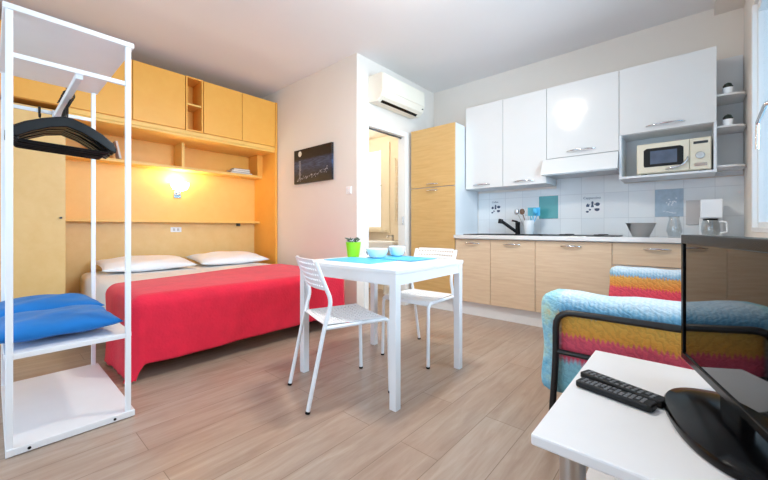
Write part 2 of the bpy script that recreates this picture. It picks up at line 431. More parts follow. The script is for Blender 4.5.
w2 = window_y('window_2', XR, *W2, mull=.85)  # unseen second window, added for strong daylight from the right
# unseen glazed balcony door, added behind the camera to let in daylight
m = MB(); yy0, yy1 = YF-.07, YF-.02
for xa, xb in ((-3.2, -3.12), (-1.96, -1.84), (-.68, -.6)): m.box(xa, xb, yy0, yy1, .02, 2.35)
for za, zb in ((.02, .12), (2.27, 2.35)): m.box(-3.12, -1.96, yy0, yy1, za, zb).box(-1.84, -.68, yy0, yy1, za, zb)
w3 = struct('window_3', m, 'trim', bevel=.004)
MB().box(-3.12, -.68, YF-.05, YF-.045, .12, 2.27).build('pane', 'glass', w3)
# bathroom window
m = MB(); X0, X1, Z0, Z1 = -4.25, -3.57, .93, 2.22
m.box(X0, X0+.05, YB-.03, YB+.03, Z0, Z1).box(X1-.05, X1, YB-.03, YB+.03, Z0, Z1).box(X0+.05, X1-.05, YB-.03, YB+.03, Z0, Z0+.05).box(X0+.05, X1-.05, YB-.03, YB+.03, Z1-.05, Z1)
m.box(X1, X1+.14, YB-.04, YB-.014, Z0-.05, Z1+.05)
w4 = struct('window_4', m, 'creamframe', bevel=.004)
MB().box(X0+.05, X1-.05, YB, YB+.005, Z0+.05, Z1-.05).build('pane', 'frosted', w4)
MB().tube([(-3.60, YB-.03, 1.62), (-3.60, YB-.07, 1.62), (-3.60, YB-.07, 1.50)], .009, sub=.01).build('window_handle', 'chrome', w4, smooth=True)
MB().box(X0, X1+.1, YB-.10, YB-.014, Z0-.03, Z0).build('window_sill', 'creamframe', w4)

# ---------------------------------------------------------------- bathroom bits seen through the doorway
tr = thing('towel_radiator', (-3.22, YB-.02, 1.0), 'slim pale towel radiator on the far wall seen through the doorway, beside the window', 'radiator')
m = MB()
for x in (-3.30, -3.16): m.tube([(x, YB-.06, 1.05), (x, YB-.06, 2.0)], .012)
m.build('rail', 'acwhite', tr, smooth=True)
m = MB()
for i in range(12): m.tube([(-3.30, YB-.06, 1.10+i*.078), (-3.16, YB-.06, 1.10+i*.078)], .008, n=8)
m.build('rungs', 'acwhite', tr, smooth=True)
wb = thing('washbasin', (-3.28, 3.82, 0), 'white washbasin under the window of the room beyond the doorway', 'washbasin')
MB().box(-3.52, -3.04, 3.62, 4.03, .66, .78).build('bowl', 'ceramic', wb, bevel=.03, segs=4)
MB().lathe([(.0, 0), (.10, 0), (.075, .3), (.09, .66), (0, .66)], -3.28, 3.85, 0).build('pedestal', 'ceramic', wb, smooth=True)
bf = thing('basin_tap', (-3.28, 3.92, .78), 'small chrome mixer tap standing on the washbasin', 'tap')
MB().tube([(-3.28, 3.92, .781), (-3.28, 3.92, .86)], .018).build('body', 'chrome', bf, smooth=True)
MB().tube([(-3.28, 3.92, .84), (-3.28, 3.80, .85), (-3.28, 3.79, .82)], .011, sub=.02).build('spout', 'chrome', bf, smooth=True)

# ---------------------------------------------------------------- bed unit
FX, BX = -4.18, -4.79
bs = thing('bed_surround', (-4.5, 1.5, 0), 'orange wooden bed surround with long open niche, back panels and right side panel', 'wall unit')
MB().box(BX, FX, 2.535, 2.565, 0, 2.65).build('side_panel', 'maple', bs, bevel=.002)
MB().box(BX, -4.74, .46, 2.535, 1.03, 1.68).build('back_panel', 'maple2', bs)
MB().box(BX, -4.75, .46, 2.535, 0, 1.03).build('lower_back_panel', 'maple3', bs)
MB().box(BX, -4.60, .46, 2.535, 1.025, 1.055).build('ledge', 'maple2', bs, bevel=.003)
MB().box(BX, -4.52, .46, 2.535, 1.655, 1.69).build('niche_shelf', 'maple2', bs, bevel=.003)
MB().box(BX, -4.77, .46, 2.535, 1.69, 1.975).build('niche_back', 'maple', bs)
MB().box(-4.77, -4.52, 1.50, 1.53, 1.69, 1.975).build('niche_divider', 'maple2', bs)
MB().box(-4.77, -4.52, 2.46, 2.535, 1.69, 1.975).build('niche_end', 'maple', bs)
MB().box(BX, FX-.02, .46, 2.535, 1.975, 2.0).box(FX-.045, FX-.012, .46, 2.535, 2.0, 2.045).build('top_rail', 'maple2', bs, bevel=.003)
for y in (.72, 2.28): MB().box(-4.75, -4.68, y-.012, y+.012, .985, 1.025).build('bracket', 'darkgrey', bs)

def overhead(y0, y1, n, label):
    c = thing('overhead_cabinet', ((FX+BX)/2, (y0+y1)/2, 2.05), label, 'cabinet', 'cabinets above the bed niche')
    MB().box(BX, FX-.02, y0+.002, y0+.02, 2.046, 2.65).box(BX, FX-.02, y1-.02, y1-.002, 2.046, 2.65).box(BX, FX-.02, y0+.02, y1-.02, 2.046, 2.064).box(BX, FX-.02, y0+.02, y1-.02, 2.632, 2.65).box(BX, BX+.015, y0+.02, y1-.02, 2.064, 2.632).build('body', 'maple', c)
    w = (y1-y0)/n
    for i in range(n): MB().box(FX-.02, FX, y0+i*w+.0025, y0+(i+1)*w-.0025, 2.05, 2.645).build('door', 'maple', c, bevel=.002)
overhead(.455, 1.425, 2, 'orange overhead cabinet with two plain doors left of the open cubby')
overhead(1.615, 2.53, 2, 'orange overhead cabinet with two plain doors right of the open cubby, next to the wall')
overhead(-1.20, .448, 3, 'orange overhead cabinet above the wardrobe behind the white rack')
cb = thing('open_cubby', (-4.5, 1.52, 2.05), 'narrow open orange cubby with one shelf between the overhead cabinets', 'shelf')
MB().box(BX, FX, 1.430, 1.446, 2.046, 2.65).box(BX, FX, 1.594, 1.61, 2.046, 2.65).box(BX, FX, 1.446, 1.594, 2.046, 2.062).box(BX, FX, 1.446, 1.594, 2.634, 2.65).box(-4.45, -4.44, 1.446, 1.594, 2.062, 2.634).build('body', 'maple', cb, bevel=.0015)
MB().box(-4.44, FX-.01, 1.446, 1.594, 2.335, 2.352).build('shelf_board', 'maple2', cb)
wd = thing('wardrobe', (-4.5, -.4, 0), 'tall orange wooden wardrobe with plain doors left of the bed, behind the rack', 'wardrobe')
MB().box(BX, FX-.02, -1.20, .445, 0, 2.0).build('body', 'maple3', wd)
for i in range(3): MB().box(FX-.019, FX, -1.20+i*.5483+.003, -1.20+(i+1)*.5483-.003, .06, 1.995).build('door', 'maple3', wd, bevel=.002)
MB().tube([(FX, .41, 1.05), (FX+.03, .41, 1.05)], .009).build('knob', 'darkgrey', wd, smooth=True)

def book(x, y, z, dx, dy, dz, cover, label, rot=None):
    t = thing('book', (x, y, z), label, 'book', 'books in the bed niche')
    if rot: t.rotation_euler = rot
    # local frame: cover boards +-z ends
    e = .003
    MB().box(-dx/2, dx/2, -dy/2, dy/2, 0, e).box(-dx/2, dx/2, -dy/2, dy/2, dz-e, dz).box(-dx/2, -dx/2+e, -dy/2, dy/2, e, dz-e).build('cover', cover, t, local=True)
    MB().box(-dx/2+e, dx/2-.004, -dy/2+.004, dy/2-.004, e, dz-e).build('pages', 'bookw', t, local=True)
    return t
book(-4.62, 2.25, 1.691, .15, .30, .022, 'bookb', 'brown book lying flat at the bottom of the small pile in the niche')
book(-4.62, 2.24, 1.714, .14, .26, .022, 'bookw', 'pale book lying in the middle of the small pile in the niche', (0, 0, .05))
book(-4.62, 2.26, 1.737, .13, .22, .026, 'bookk', 'black book lying on top of the small pile in the niche', (0, 0, -.06))
book(-4.60, .905, 1.79, .14, .19, .02, 'bookr', 'pinkish book leaning upright at the left end of the niche', (radians(101), 0, 0))
book(-4.61, .80, 1.782, .15, .18, .03, 'bookk', 'black book standing upright at the left end of the niche', (radians(90), 0, 0))
book(-4.61, .73, 1.782, .15, .18, .03, 'bookb', 'brown book standing leftmost in the niche, behind the rack', (radians(90), 0, 0))

# wall lamp
wl = thing('wall_lamp', (-4.74, 1.52, 1.4), 'small lit wall lamp with warm glass shade on the wooden panel above the bed', 'lamp')
MB().box(-4.74, -4.725, 1.48, 1.56, 1.33, 1.41).build('mounting_plate', 'chrome', wl, bevel=.003)
MB().tube([(-4.725, 1.52, 1.37), (-4.64, 1.52, 1.37), (-4.64, 1.52, 1.415)], .009, sub=.01).build('arm', 'chrome', wl, smooth=True)
MB().lathe([(.0, 0), (.03, 0), (.075, .02), (.095, .06), (.098, .10), (.09, .10), (.08, .06), (.0, .02)], -4.64, 1.52, 1.41).build('lamp_shade', 'lampglass', wl, smooth=True)
so = thing('wall_socket', (-4.75, 1.51, .94), 'white wall socket plate under the wooden ledge above the pillows', 'socket')
MB().box(-4.75, -4.743, 1.45, 1.57, .91, .97).build('plate', 'white', so, bevel=.002)
MB().box(-4.743, -4.741, 1.475, 1.50, .925, .955).box(-4.743, -4.741, 1.52, 1.545, .925, .955).build('socket_face', 'greyboard', so)

# ---------------------------------------------------------------- bed
BY0, BY1, BXF, BXH, BT = .66, 2.27, -2.66, -4.70, .50
bd = thing('double_bed', ((BXF+BXH)/2, (BY0+BY1)/2, 0), 'low double bed with mattress against the wooden back panel, under the red bedspread', 'bed')
MB().box(BXH, BXF-.08, BY0+.03, BY1-.03, .20, .30).build('bed_base', 'maple', bd, bevel=.01)
MB().box(BXH, BXF+.02, BY0+.015, BY1-.015, .30, BT-.012).build('mattress', 'sheet', bd, bevel=.05, segs=4)
for x, y in ((-4.5, .8), (-4.5, 2.13), (-2.9, .8), (-2.9, 2.13)): MB().tube([(x, y, 0), (x, y, .2)], .025).build('leg', 'darkgrey', bd, smooth=True)

def drape(x_from, hem, top, grow, flare, amp, res, xf=BXF, front=True, seed=1, RR=.08, side=0):
    y0, y1 = BY0-grow, BY1+grow
    r = RR
    rnd = random.Random(seed); ph = [rnd.uniform(0, 6) for _ in range(8)]
    def f(p, q):
        a = max(0, p-(xf+grow)) if front else 0
        b = max(0, y0-q) if q < y0 else max(0, q-y1)
        sg = -1 if q < y0 else 1
        dd = hypot(a, b)
        bx, by = min(p, xf+grow) if front else p, min(max(q, y0), y1)
        z = top + .006*sin(4*p+ph[0])*sin(3.3*q+ph[1])
        if dd < 1e-6: return (bx, by, z)
        ux, uy = a/dd, b/dd*sg
        arc = r*pi/2
        if dd < arc:
            th = dd/r; out = r*sin(th); dz = r*(1-cos(th))
        else:
            e = dd-arc; out = r + flare*e; dz = r + e
        s = (bx*7 + by*7 + math.atan2(uy, ux)*3)
        k = min(1, dd/.4)
        out += amp*k*(.6*sin(s*1.3+ph[2]) + .4*sin(s*2.9+ph[3])) + amp*.5*k*sin(dd*6+ph[4])
        zz = z-dz
        if zz < .02 and hem < .2:
            out += (.02-zz)*.15; zz = .012 + .01*sin(s*4)**2
        return (bx+ux*out, by+uy*out, zz)
    D = top-hem + (pi/2-1)*r
    xa, xb = x_from, xf+grow+(D if front else 0)
    ya, yb = y0-D-side, y1+D+side
    return f, xa, xb, ya, yb
f, xa, xb, ya, yb = drape(-3.60, .11, .53, .01, .045, .012, 0, side=.10)
m = MB(); m.grid(lambda u, v: f(xa+(xb-xa)*u + (.45-.9*v+.3*v*v)*(1-u), ya+(yb-ya)*v), 80, 120)
o = solo('bedspread', m, 'red', 'red bedspread draped over the foot half of the bed down to the floor', 'bedspread', smooth=True, solid=.008, ang=180)
f2, xa2, xb2, ya2, yb2 = drape(-4.62, .22, .508, .0, .015, .006, 0, front=False, seed=3, RR=.06)
m = MB(); m.grid(lambda u, v: f2(xa2+(-2.85-xa2)*u, ya2+(yb2-ya2)*v), 50, 110)
solo('bed_sheet', m, 'sheet', 'white sheet showing between the pillows and the red bedspread', 'sheet', smooth=True, solid=.005, ang=180)

def pillow_mesh(w, dpt, h, seed=0, pinch=.16, n=34):
    rnd = random.Random(seed); ph = [rnd.uniform(0, 6) for _ in range(6)]
    mb = MB()
    def prof(u, v): return max(0, (1-abs(u)**2.6))**.5*max(0, (1-abs(v)**2.6))**.5
    def side(sgn):
        def g(a, b):
            u, v = 2*a-1, 2*b-1
            k = prof(u, v)
            cx = 1-pinch*(1-abs(u)**2)*abs(v)**3*.5; cy = 1-pinch*(1-abs(v)**2)*abs(u)**3*.5
            wr = 1+.08*sin(5*u+ph[0])*sin(4*v+ph[1])+.05*sin(11*u*v+ph[2])+.04*sin(9*u+6*v+ph[3])
            return (w/2*u*cy, dpt/2*v*cx, h/2 + sgn*h/2*k*wr*(1 if sgn > 0 else .8))
        return g
    mb.grid(side(1), n, n).grid(side(-1), n, n)
    bmesh.ops.remove_doubles(mb.bm, verts=mb.bm.verts, dist=.0008)
    return mb
def pillow(name, loc, w, dpt, h, mat, label, cat, group, rz=0, rx=0, ry=0, seed=0):
    o = solo(name, pillow_mesh(w, dpt, h, seed), mat, label, cat, group, smooth=True, ang=180)
    o.location = loc; o.rotation_euler = (rx, ry, rz); return o
pillow('pillow', (-4.36, 1.10, .512), .52, .84, .14, 'pillow', 'white pillow on the left side of the bed, nearer the rack', 'pillow', 'bed pillows', ry=radians(6), seed=1)
pillow('pillow', (-4.36, 1.98, .512), .52, .84, .14, 'pillow', 'white pillow on the right side of the bed, nearer the picture wall', 'pillow', 'bed pillows', ry=radians(6), seed=2)

# ---------------------------------------------------------------- picture, switch, air conditioner
pc = thing('picture', (-3.39, 2.565, 1.51), 'dark unframed canvas of a moonlit night sea on the wall beside the bed', 'picture')
m = MB().box(-3.755, -3.025, 2.54, 2.567, 1.51, 1.93); cv = m.build('canvas', 'canvas', pc)
cv.data.transform(Matrix.Translation((0, 0, 0)))
MB().lathe([(0, 0), (.034, 0), (.034, .0015), (0, .0015)], 0, 0, 0, 28).build('moon', 'moon', pc, local=True)
mo = [q for q in bpy.data.objects if q.parent == pc and q.name.startswith('moon')][0]
mo.data.transform(Matrix.Translation((-3.63-(-3.39), -.0255, .365)) @ RX)
rnd = random.Random(4)
m = MB()
for i in range(16):
    z = 1.57+i*.014; w = .012+.012*rnd.random(); x = -3.63+rnd.uniform(-.006, .006)
    m.box(x-w, x+w, 2.5385, 2.54, z, z+.007)
m.build('moon_glitter', 'paleprint', pc)
m = MB()
for i in range(70):
    x = -3.70+rnd.random()*.62; z = 1.545+.15*(x+3.70)+rnd.gauss(0, .012); m.box(x, x+rnd.uniform(.004, .014), 2.5385, 2.54, z, z+rnd.uniform(.003, .012))
props(m.build('shore_lights', 'paleprint', pc), kind='stuff')
sw = thing('light_switch', (-2.77, 2.57, 1.37), 'white light switch on the wall between the picture and the doorway', 'switch')
MB().box(-2.81, -2.73, 2.562, 2.57, 1.33, 1.41).build('plate', 'white', sw, bevel=.002)
MB().box(-2.80, -2.772, 2.558, 2.562, 1.345, 1.395).build('rocker', 'ceramic', sw); MB().box(-2.768, -2.74, 2.558, 2.562, 1.345, 1.395).build('rocker', 'ceramic', sw)

ac = thing('air_conditioner', (XD, 3.13, 2.33), 'ivory split air conditioner mounted above the doorway', 'air conditioner')
prof = [(XD, 2.34), (XD+.13, 2.325), (XD+.195, 2.375), (XD+.215, 2.44), (XD+.21, 2.60), (XD+.19, 2.625), (XD, 2.625)]
MB().prism([(a, b) for a, b in prof], 2.745, 3.515, 'xz').build('body', 'acwhite', ac, bevel=.008, segs=3)
MB().box(XD+.2125, XD+.222, 2.755, 3.505, 2.435, 2.61).build('front_panel', 'acwhite', ac, bevel=.004)
a1 = Vector((XD+.13, 2.325)); a2 = Vector((XD+.195, 2.375)); dn = Vector((.61, -.79))*.004
def slab(a, b, off0, off1, y0, y1):
    n = Vector((.61, -.79)); return [(a+n*off0)[:], (b+n*off0)[:], (b+n*off1)[:], (a+n*off1)[:]]
MB().prism(slab(a1+(a2-a1)*.02, a1+(a2-a1)*.40, 0, .003, 0, 0), 2.80, 3.44, 'xz').build('air_outlet', 'black', ac)
MB().prism(slab(a1+(a2-a1)*.46, a1+(a2-a1)*1.0, 0, .008, 0, 0), 2.80, 3.46, 'xz').build('louver', 'acwhite', ac, bevel=.002)
MB().box(XD+.2, XD+.214, 3.47, 3.49, 2.40, 2.41).build('indicator', 'darkgrey', ac)

# ---------------------------------------------------------------- kitchen
def handle(parent, cx, z, yf, w=.15):
    """bow handle on a front facing -Y at y=yf"""
    m = MB(); pts = []
    for i in range(13):
        t = i/12*2-1
        pts.append((cx+t*w/2, yf-.003-.026*(1-t**4), z+.004*(1-t*t)))
    m.tube(pts, [.0045+.0035*(1-abs(i/6-1)) for i in range(13)], n=10)
    return m.build('handle', 'chrome', parent, smooth=True)
YK = 3.47
def front(parent, name, x0, x1, z0, z1, mat, hx=None, hz=None, y=YK, hw=.15, t=.019):
    d = MB().box(x0+.002, x1-.002, y, y+t, z0+.002, z1-.002).build(name, mat, parent, bevel=.0015)
    if hx is not None: handle(d, hx, hz, y, hw)
    return d
tc = thing('tall_cabinet', (-2.30, 3.77, 0), 'tall honey oak kitchen cabinet with two doors beside the doorway', 'cabinet')
MB().box(-2.61, -1.992, YK+.02, 4.04, .148, 2.16).build('body', 'carcase', tc)
front(tc, 'door', -2.61, -1.992, 1.447, 2.16, 'oak_tall', -2.30, 1.482, hw=.16)
front(tc, 'door', -2.61, -1.992, .15, 1.443, 'oak_tall', -2.30, 1.405, hw=.16)

def base_cab(x0, x1, label, drawer=False):
    c = thing('base_cabinet', ((x0+x1)/2, 3.77, .148), label, 'cabinet', 'kitchen base cabinets')
    MB().box(x0+.001, x1-.001, YK+.02, 4.035, .149, .842).build('body', 'carcase', c)
    if drawer:
        front(c, 'drawer', x0, x1, .652, .838, 'oak', (x0+x1)/2, .79, hw=.17)
        front(c, 'door', x0, x1, .15, .648, 'oak', (x0+x1)/2, .60, hw=.17)
    else: front(c, 'door', x0, x1, .15, .838, 'oak', (x0+x1)/2, .793, hw=.17)
    return c
base_cab(-1.985, -1.572, 'pale oak base cabinet under the worktop, next to the tall cabinet')
base_cab(-1.572, -1.118, 'pale oak base cabinet under the tap and utensil pot')
base_cab(-1.118, -.492, 'wide pale oak base cabinet with one door below the hood')
base_cab(-.492, .108, 'pale oak base cabinet with a drawer on top, behind the sofa arm', True)
solo('filler_panel', MB().box(.11, XR-.002, YK, YK+.02, .15, .838), 'oak', 'narrow oak filler panel between the last base cabinet and the window wall', 'panel')
solo('worktop', MB().box(-1.988, XR-.002, 3.435, 4.037, .845, .885), 'gloss', 'long white kitchen worktop along the tiled wall', 'worktop', bevel=.003)
sk = thing('sink', (-1.50, 3.78, .885), 'black sink and drainer set into the worktop beneath the tap', 'sink')
MB().box(-1.93, -1.08, 3.55, 3.57, .885, .892).box(-1.93, -1.08, 4.0, 4.02, .885, .892).box(-1.93, -1.91, 3.57, 4.0, .885, .892).box(-1.10, -1.08, 3.57, 4.0, .885, .892).build('rim', 'black', sk)
MB().box(-1.91, -1.48, 3.57, 4.0, .8855, .888).build('drainer', 'black', sk)
MB().box(-1.48, -1.10, 3.57, 3.90, .8852, .8862).box(-1.48, -1.10, 3.90, 4.0, .8855, .891).build('basin', 'black', sk)
tp = thing('kitchen_tap', (-1.43, 3.93, .892), 'black mixer tap with slanting spout on the sink', 'tap')
MB().lathe([(0, 0), (.028, 0), (.026, .01), (.024, .10), (.026, .11), (.026, .135), (0, .14)], -1.455, 3.93, .892, 24).build('body', 'black', tp, smooth=True)
MB().tube([(-1.455, 3.93, .905), (-1.48, 3.91, .93), (-1.59, 3.83, 1.03), (-1.605, 3.815, 1.045), (-1.61, 3.81, 1.02)], .018, sub=.02).tube([(-1.602, 3.818, 1.06), (-1.608, 3.812, 1.012)], .026).build('spout', 'black', tp, smooth=True)
MB().tube([(-1.455, 3.93, 1.03), (-1.51, 3.90, 1.045)], .010).build('lever', 'black', tp, smooth=True)
up = thing('utensil_pot', (-1.31, 3.86, .892), 'white ceramic utensil pot next to the black tap', 'pot')
MB().lathe([(0, 0), (.048, 0), (.052, .01), (.056, .15), (.052, .15), (.047, .012), (0, .012)], -1.31, 3.86, .8925, 32).build('pot', 'ceramic', up, smooth=True)
UX = -1.31
UT = [(-.03, .0, 'tealplastic', 'teal plastic spatula leaning right in the utensil pot', .085, 'spat'), (.012, .01, 'tealplastic', 'teal plastic slotted turner standing in the utensil pot', .015, 'spat'),
      (.03, -.01, 'cyan', 'light blue plastic spoon at the right edge of the utensil pot', .06, 'spoon'), (-.02, .02, 'woodspoon', 'brown wooden spoon leaning left in the utensil pot', -.075, 'spoon'),
      (-.03, -.02, 'steel', 'steel ladle leaning furthest left in the utensil pot', -.13, 'spoon'), (.02, .02, 'steel', 'steel turner upright behind the utensil pot rim', -.035, 'spat'),
      (.0, .03, 'cyan', 'light blue plastic spatula leaning furthest right in the utensil pot', .115, 'spat')]
for dx, dy, mt, lb, lean, kd in UT:
    bx, by, bz = UX+dx*.55, 3.86+dy*.6, .907
    L = .262 if kd == 'spat' else .27
    tx = bx+lean; tz = bz+L
    t = thing('kitchen_utensil', (bx, by, bz), lb, 'utensil', 'utensils in the pot')
    MB().tube([(bx, by, bz+.002), (bx+lean*.72, by, bz+L*.74)], .0045, n=8).build('handle', mt, t, smooth=True)
    if kd == 'spat': MB().box(bx+lean*.72-.030, bx+lean*.72+.030, by-.003, by+.003, bz+L*.70, tz+.012).build('blade', mt, t, bevel=.002)
    else: MB().lathe([(0, -.034), (.02, -.024), (.027, 0), (.02, .026), (0, .034)], bx+lean*.85, by, bz+L*.86, 16).build('spoon_head', mt, t, smooth=True)
hb = thing('hob', (-.76, 3.76, .885), 'black and steel gas hob on the worktop below the hood', 'hob')
MB().box(-1.05, -.48, 3.53, 3.99, .885, .893).build('plate', 'darkgrey', hb, bevel=.003)
for x in (-.91, -.62):
    for y in (3.66, 3.87): MB().lathe([(0, 0), (.045, 0), (.04, .008), (0, .008)], x, y, .893, 20).build('burner', 'black', hb, smooth=True)
bw = thing('mixing_bowl', (-.318, 3.72, .885), 'empty stainless steel bowl standing on the worktop', 'bowl')
MB().lathe([(0, 0), (.06, 0), (.106, .112), (.112, .116), (.106, .118), (.099, .112), (.057, .004), (0, .004)], -.318, 3.72, .886, 40).build('shell', 'steel', bw, smooth=True)
# glass jug, board, coffee maker
solo('glass_jug', MB().lathe([(0, 0), (.04, 0), (.055, .05), (.045, .11), (.035, .15), (.04, .175), (.037, .175), (.032, .15), (.042, .11), (.052, .05), (.038, .004), (0, .004)], -.10, 3.88, .886, 28), 'tintglass', 'clear glass jug under the blue decorative tile', 'jug', smooth=True)
solo('grey_board', MB().box(-.025, .105, 4.022, 4.036, .99, 1.20), 'greyboard', 'plain grey square board on the wall right of the blue tile', 'board', bevel=.002)
cmk = thing('coffee_maker', (.13, 3.86, .885), 'white coffee maker with glass carafe in the corner by the window', 'coffee maker')
MB().box(.06, .20, 3.80, 3.98, .886, .90).box(.06, .20, 3.92, 3.98, .90, 1.05).box(.065, .195, 3.80, 3.98, 1.04, 1.19).build('body', 'white', cmk, bevel=.018, segs=4)
cj = MB().lathe([(0, 0), (.05, 0), (.06, .04), (.055, .09), (.045, .12), (.043, .12), (.052, .09), (.057, .04), (.048, .004), (0, .004)], .125, 3.835, .902, 28).build('carafe', 'tintglass', cmk, smooth=True)
MB().tube([(.175, 3.82, 1.01), (.215, 3.80, 1.01), (.22, 3.80, .93), (.182, 3.82, .92)], .007, sub=.015).build('carafe_handle', 'white', cj, smooth=True)
MB().lathe([(0, 0), (.045, 0), (.045, .012), (0, .016)], .125, 3.835, 1.022, 24).build('carafe_lid', 'black', cj, smooth=True)

# decorative tiles and printed motifs on the splashback
YT = YB-.012
solo('decorative_tile', MB().box(-1.258, -1.062, YT-.004, YT, 1.062, 1.31), 'teal', 'plain teal glazed tile on the splashback behind the utensil pot', 'tile', bevel=.002)
bt = thing('decorative_tile', (-.14, YT, 1.06), 'pale blue glazed tile with white flower motif above the steel bowl', 'tile')
MB().box(-.24, -.042, YT-.004, YT, 1.062, 1.31).build('tile_face', 'bluetile', bt, bevel=.002)
m = MB(); rnd = random.Random(9)
for k in range(13):
    a = rnd.uniform(0, 6.28); r = rnd.uniform(0, .045); cx, cz = -.115+r*cos(a), 1.19+r*sin(a)*1.2
    m.prism([(cx+.009*cos(q*pi/4)*(1 if q % 2 else .35), cz+.009*sin(q*pi/4)*(1 if q % 2 else .35)) for q in range(8)], YT-.0055, YT-.004, 'xz')
for k in range(4): m.box(-.18+.02*k, -.165+.025*k, YT-.0055, YT-.004, 1.11-.006*k, 1.114-.006*k)
m.build('flower_motif', 'ceramic', bt)
def motif(cx, cz, s, word, label):
    t = thing('tile_print', (cx, YT, cz), label, 'tile print')
    text_mesh(word, .034*s, 'navy', 'lettering', t, (cx, YT-.0012, cz+.085*s), RX)
    def pr(name, polys):
        m = MB()
        for p in polys: m.prism([(cx+a*s*.86, cz+b*s*.86) for a, b in p], YT-.002, YT-.0002, 'xz')
        return m.build(name, 'navy', t)
    circ = lambda x, z, rx, rz, a0=0, a1=2*pi, n=14: [(x+rx*cos(a0+(a1-a0)*i/n), z+rz*sin(a0+(a1-a0)*i/n)) for i in range(n)]
    pr('coffee_pot', [[(-.012, -.005), (.022, -.005), (.014, .03), (.019, .06), (.005, .07), (-.007, .06), (-.004, .03)], [(.02, .045), (.034, .03), (.03, .02), (.02, .036)]])
    pr('kettle', [[(-.062, .0), (-.03, .0), (-.026, .02), (-.045, .045), (-.064, .022)], [(-.028, .02), (-.014, .038), (-.018, .04), (-.032, .026)]])
    pr('bread', [circ(.06, .03, .026, .022)])
    pr('cup', [circ(.055, -.03, .028, .026, pi, 2*pi) + [(.083, -.03)], circ(.055, -.026, .028, .007)])
    pr('biscuits', [circ(-.05, -.06, .018, .012), circ(-.022, -.035, .013, .011)])
motif(-1.765, 1.19, .85, 'Coffee', 'small navy printed kitchen motif on the tiles above the tap')
motif(-.745, 1.175, .95, 'Cappuccino', 'navy printed kitchen motif on the tiles below the hood')

# wall cabinets
def wall_cab(x0, x1, z0, label, hx, hz, hw=.16, niche=None):
    c = thing('wall_cabinet', ((x0+x1)/2, 3.87, z0), label, 'cabinet', 'white wall cabinets')
    z1 = 2.366
    if niche is None: MB().box(x0+.001, x1-.001, 3.72, 4.04, z0, z1).build('body', 'carcase', c)
    else:
        t = .018; m = MB()
        m.box(x0+.001, x1-.001, 3.72, 4.04, z0, z1)
        m.box(x0+.001, x0+t, 3.70, 4.04, niche, z0).box(x1-t, x1-.001, 3.70, 4.04, niche, z0).box(x0+t, x1-t, 3.70, 4.04, niche, niche+t).box(x0+t, x1-t, 4.0, 4.015, niche+t, z0)
        m.build('body', 'carcase', c)
    front(c, 'door', x0, x1, z0, z1, 'gloss', hx, hz, y=3.70, hw=hw)
    return c
wall_cab(-1.980, -1.532, 1.412, 'white glossy wall cabinet, leftmost, next to the tall oak cabinet', -1.78, 1.452, .2)
wall_cab(-1.532, -1.082, 1.412, 'white glossy wall cabinet, second from the left, above the tap', -1.31, 1.452, .2)
wall_cab(-1.082, -.472, 1.65, 'white glossy wall cabinet directly above the extractor hood', -.775, 1.70, .24)
wc = wall_cab(-.472, .157, 1.78, 'white glossy wall cabinet with open niche holding the microwave', -.155, 1.825, .25, niche=1.395)
hd = thing('extractor_hood', (-.777, 3.85, 1.48), 'slim white extractor hood with slanted front under the wall cabinet', 'extractor hood')
MB().prism([(3.69, 1.645), (3.62, 1.50), (3.62, 1.485), (4.03, 1.485), (4.03, 1.645)], -1.115, -.475, 'yz').build('body', 'gloss', hd, bevel=.003)
MB().box(-1.10, -.49, 3.66, 4.0, 1.481, 1.485).build('filter', 'steel', hd)
mw = thing('microwave', (-.115, 3.84, 1.413), 'cream microwave oven inside the open niche of the wall cabinet', 'microwave')
X0, X1, Z0, Z1, Y0 = -.348, .128, 1.424, 1.682, 3.735
MB().box(X0, X1, Y0, 3.98, Z0, Z1).build('body', 'cream', mw, bevel=.006)
for x in (X0+.05, X1-.05): MB().box(x-.02, x+.02, Y0+.02, 3.95, 1.4135, Z0).build('foot', 'black', mw)
md = MB().box(X0+.004, X0+.345, Y0-.014, Y0-.001, Z0+.006, Z1-.006).build('door', 'cream', mw, bevel=.005)
MB().prism([(X0+.055, Z0+.055), (X0+.295, Z0+.055), (X0+.31, Z0+.075), (X0+.31, Z1-.06), (X0+.29, Z1-.045), (X0+.07, Z1-.045), (X0+.05, Z1-.06), (X0+.05, Z0+.07)], Y0-.0165, Y0-.014, 'xz').build('window_surround', 'black', md)
MB().box(X0+.095, X0+.27, Y0-.0178, Y0-.0165, Z0+.078, Z1-.07).build('window_pane', 'ovenglass', md)
MB().tube([(X0+.335, Y0-.014, Z0+.11), (X0+.335, Y0-.03, Z0+.09), (X0+.30, Y0-.036, Z0+.045), (X0+.22, Y0-.03, Z0+.030), (X0+.20, Y0-.014, Z0+.030)], .007, sub=.02).build('door_handle', 'chrome', md, smooth=True)
cp = MB().box(X0+.35, X1-.004, Y0-.010, Y0-.001, Z0+.006, Z1-.006).build('control_panel', 'cream', mw, bevel=.003)
MB().box(X0+.37, X1-.02, Y0-.012, Y0-.010, Z1-.05, Z1-.03).build('display', 'darkgrey', cp)
o = MB().lathe([(0, 0), (.026, 0), (.024, .016), (0, .018)], 0, 0, 0, 24).build('dial', 'steel', cp, smooth=True, local=True)
o.data.transform(Matrix.Translation((X0+.41-(-.115), Y0-.010-3.84, Z0+.115-1.413)) @ RX)
o = MB().lathe([(0, 0), (.028, 0), (.0285, .004), (0, .004)], 0, 0, 0, 24).build('dial_ring', 'chrome', cp, smooth=True, local=True)
o.data.transform(Matrix.Translation((X0+.41-(-.115), Y0-.010-3.84, Z0+.115-1.413)) @ RX)
MB().box(X0+.375, X1-.025, Y0-.013, Y0-.010, Z0+.03, Z0+.055).build('open_button', 'chrome', cp, bevel=.002)
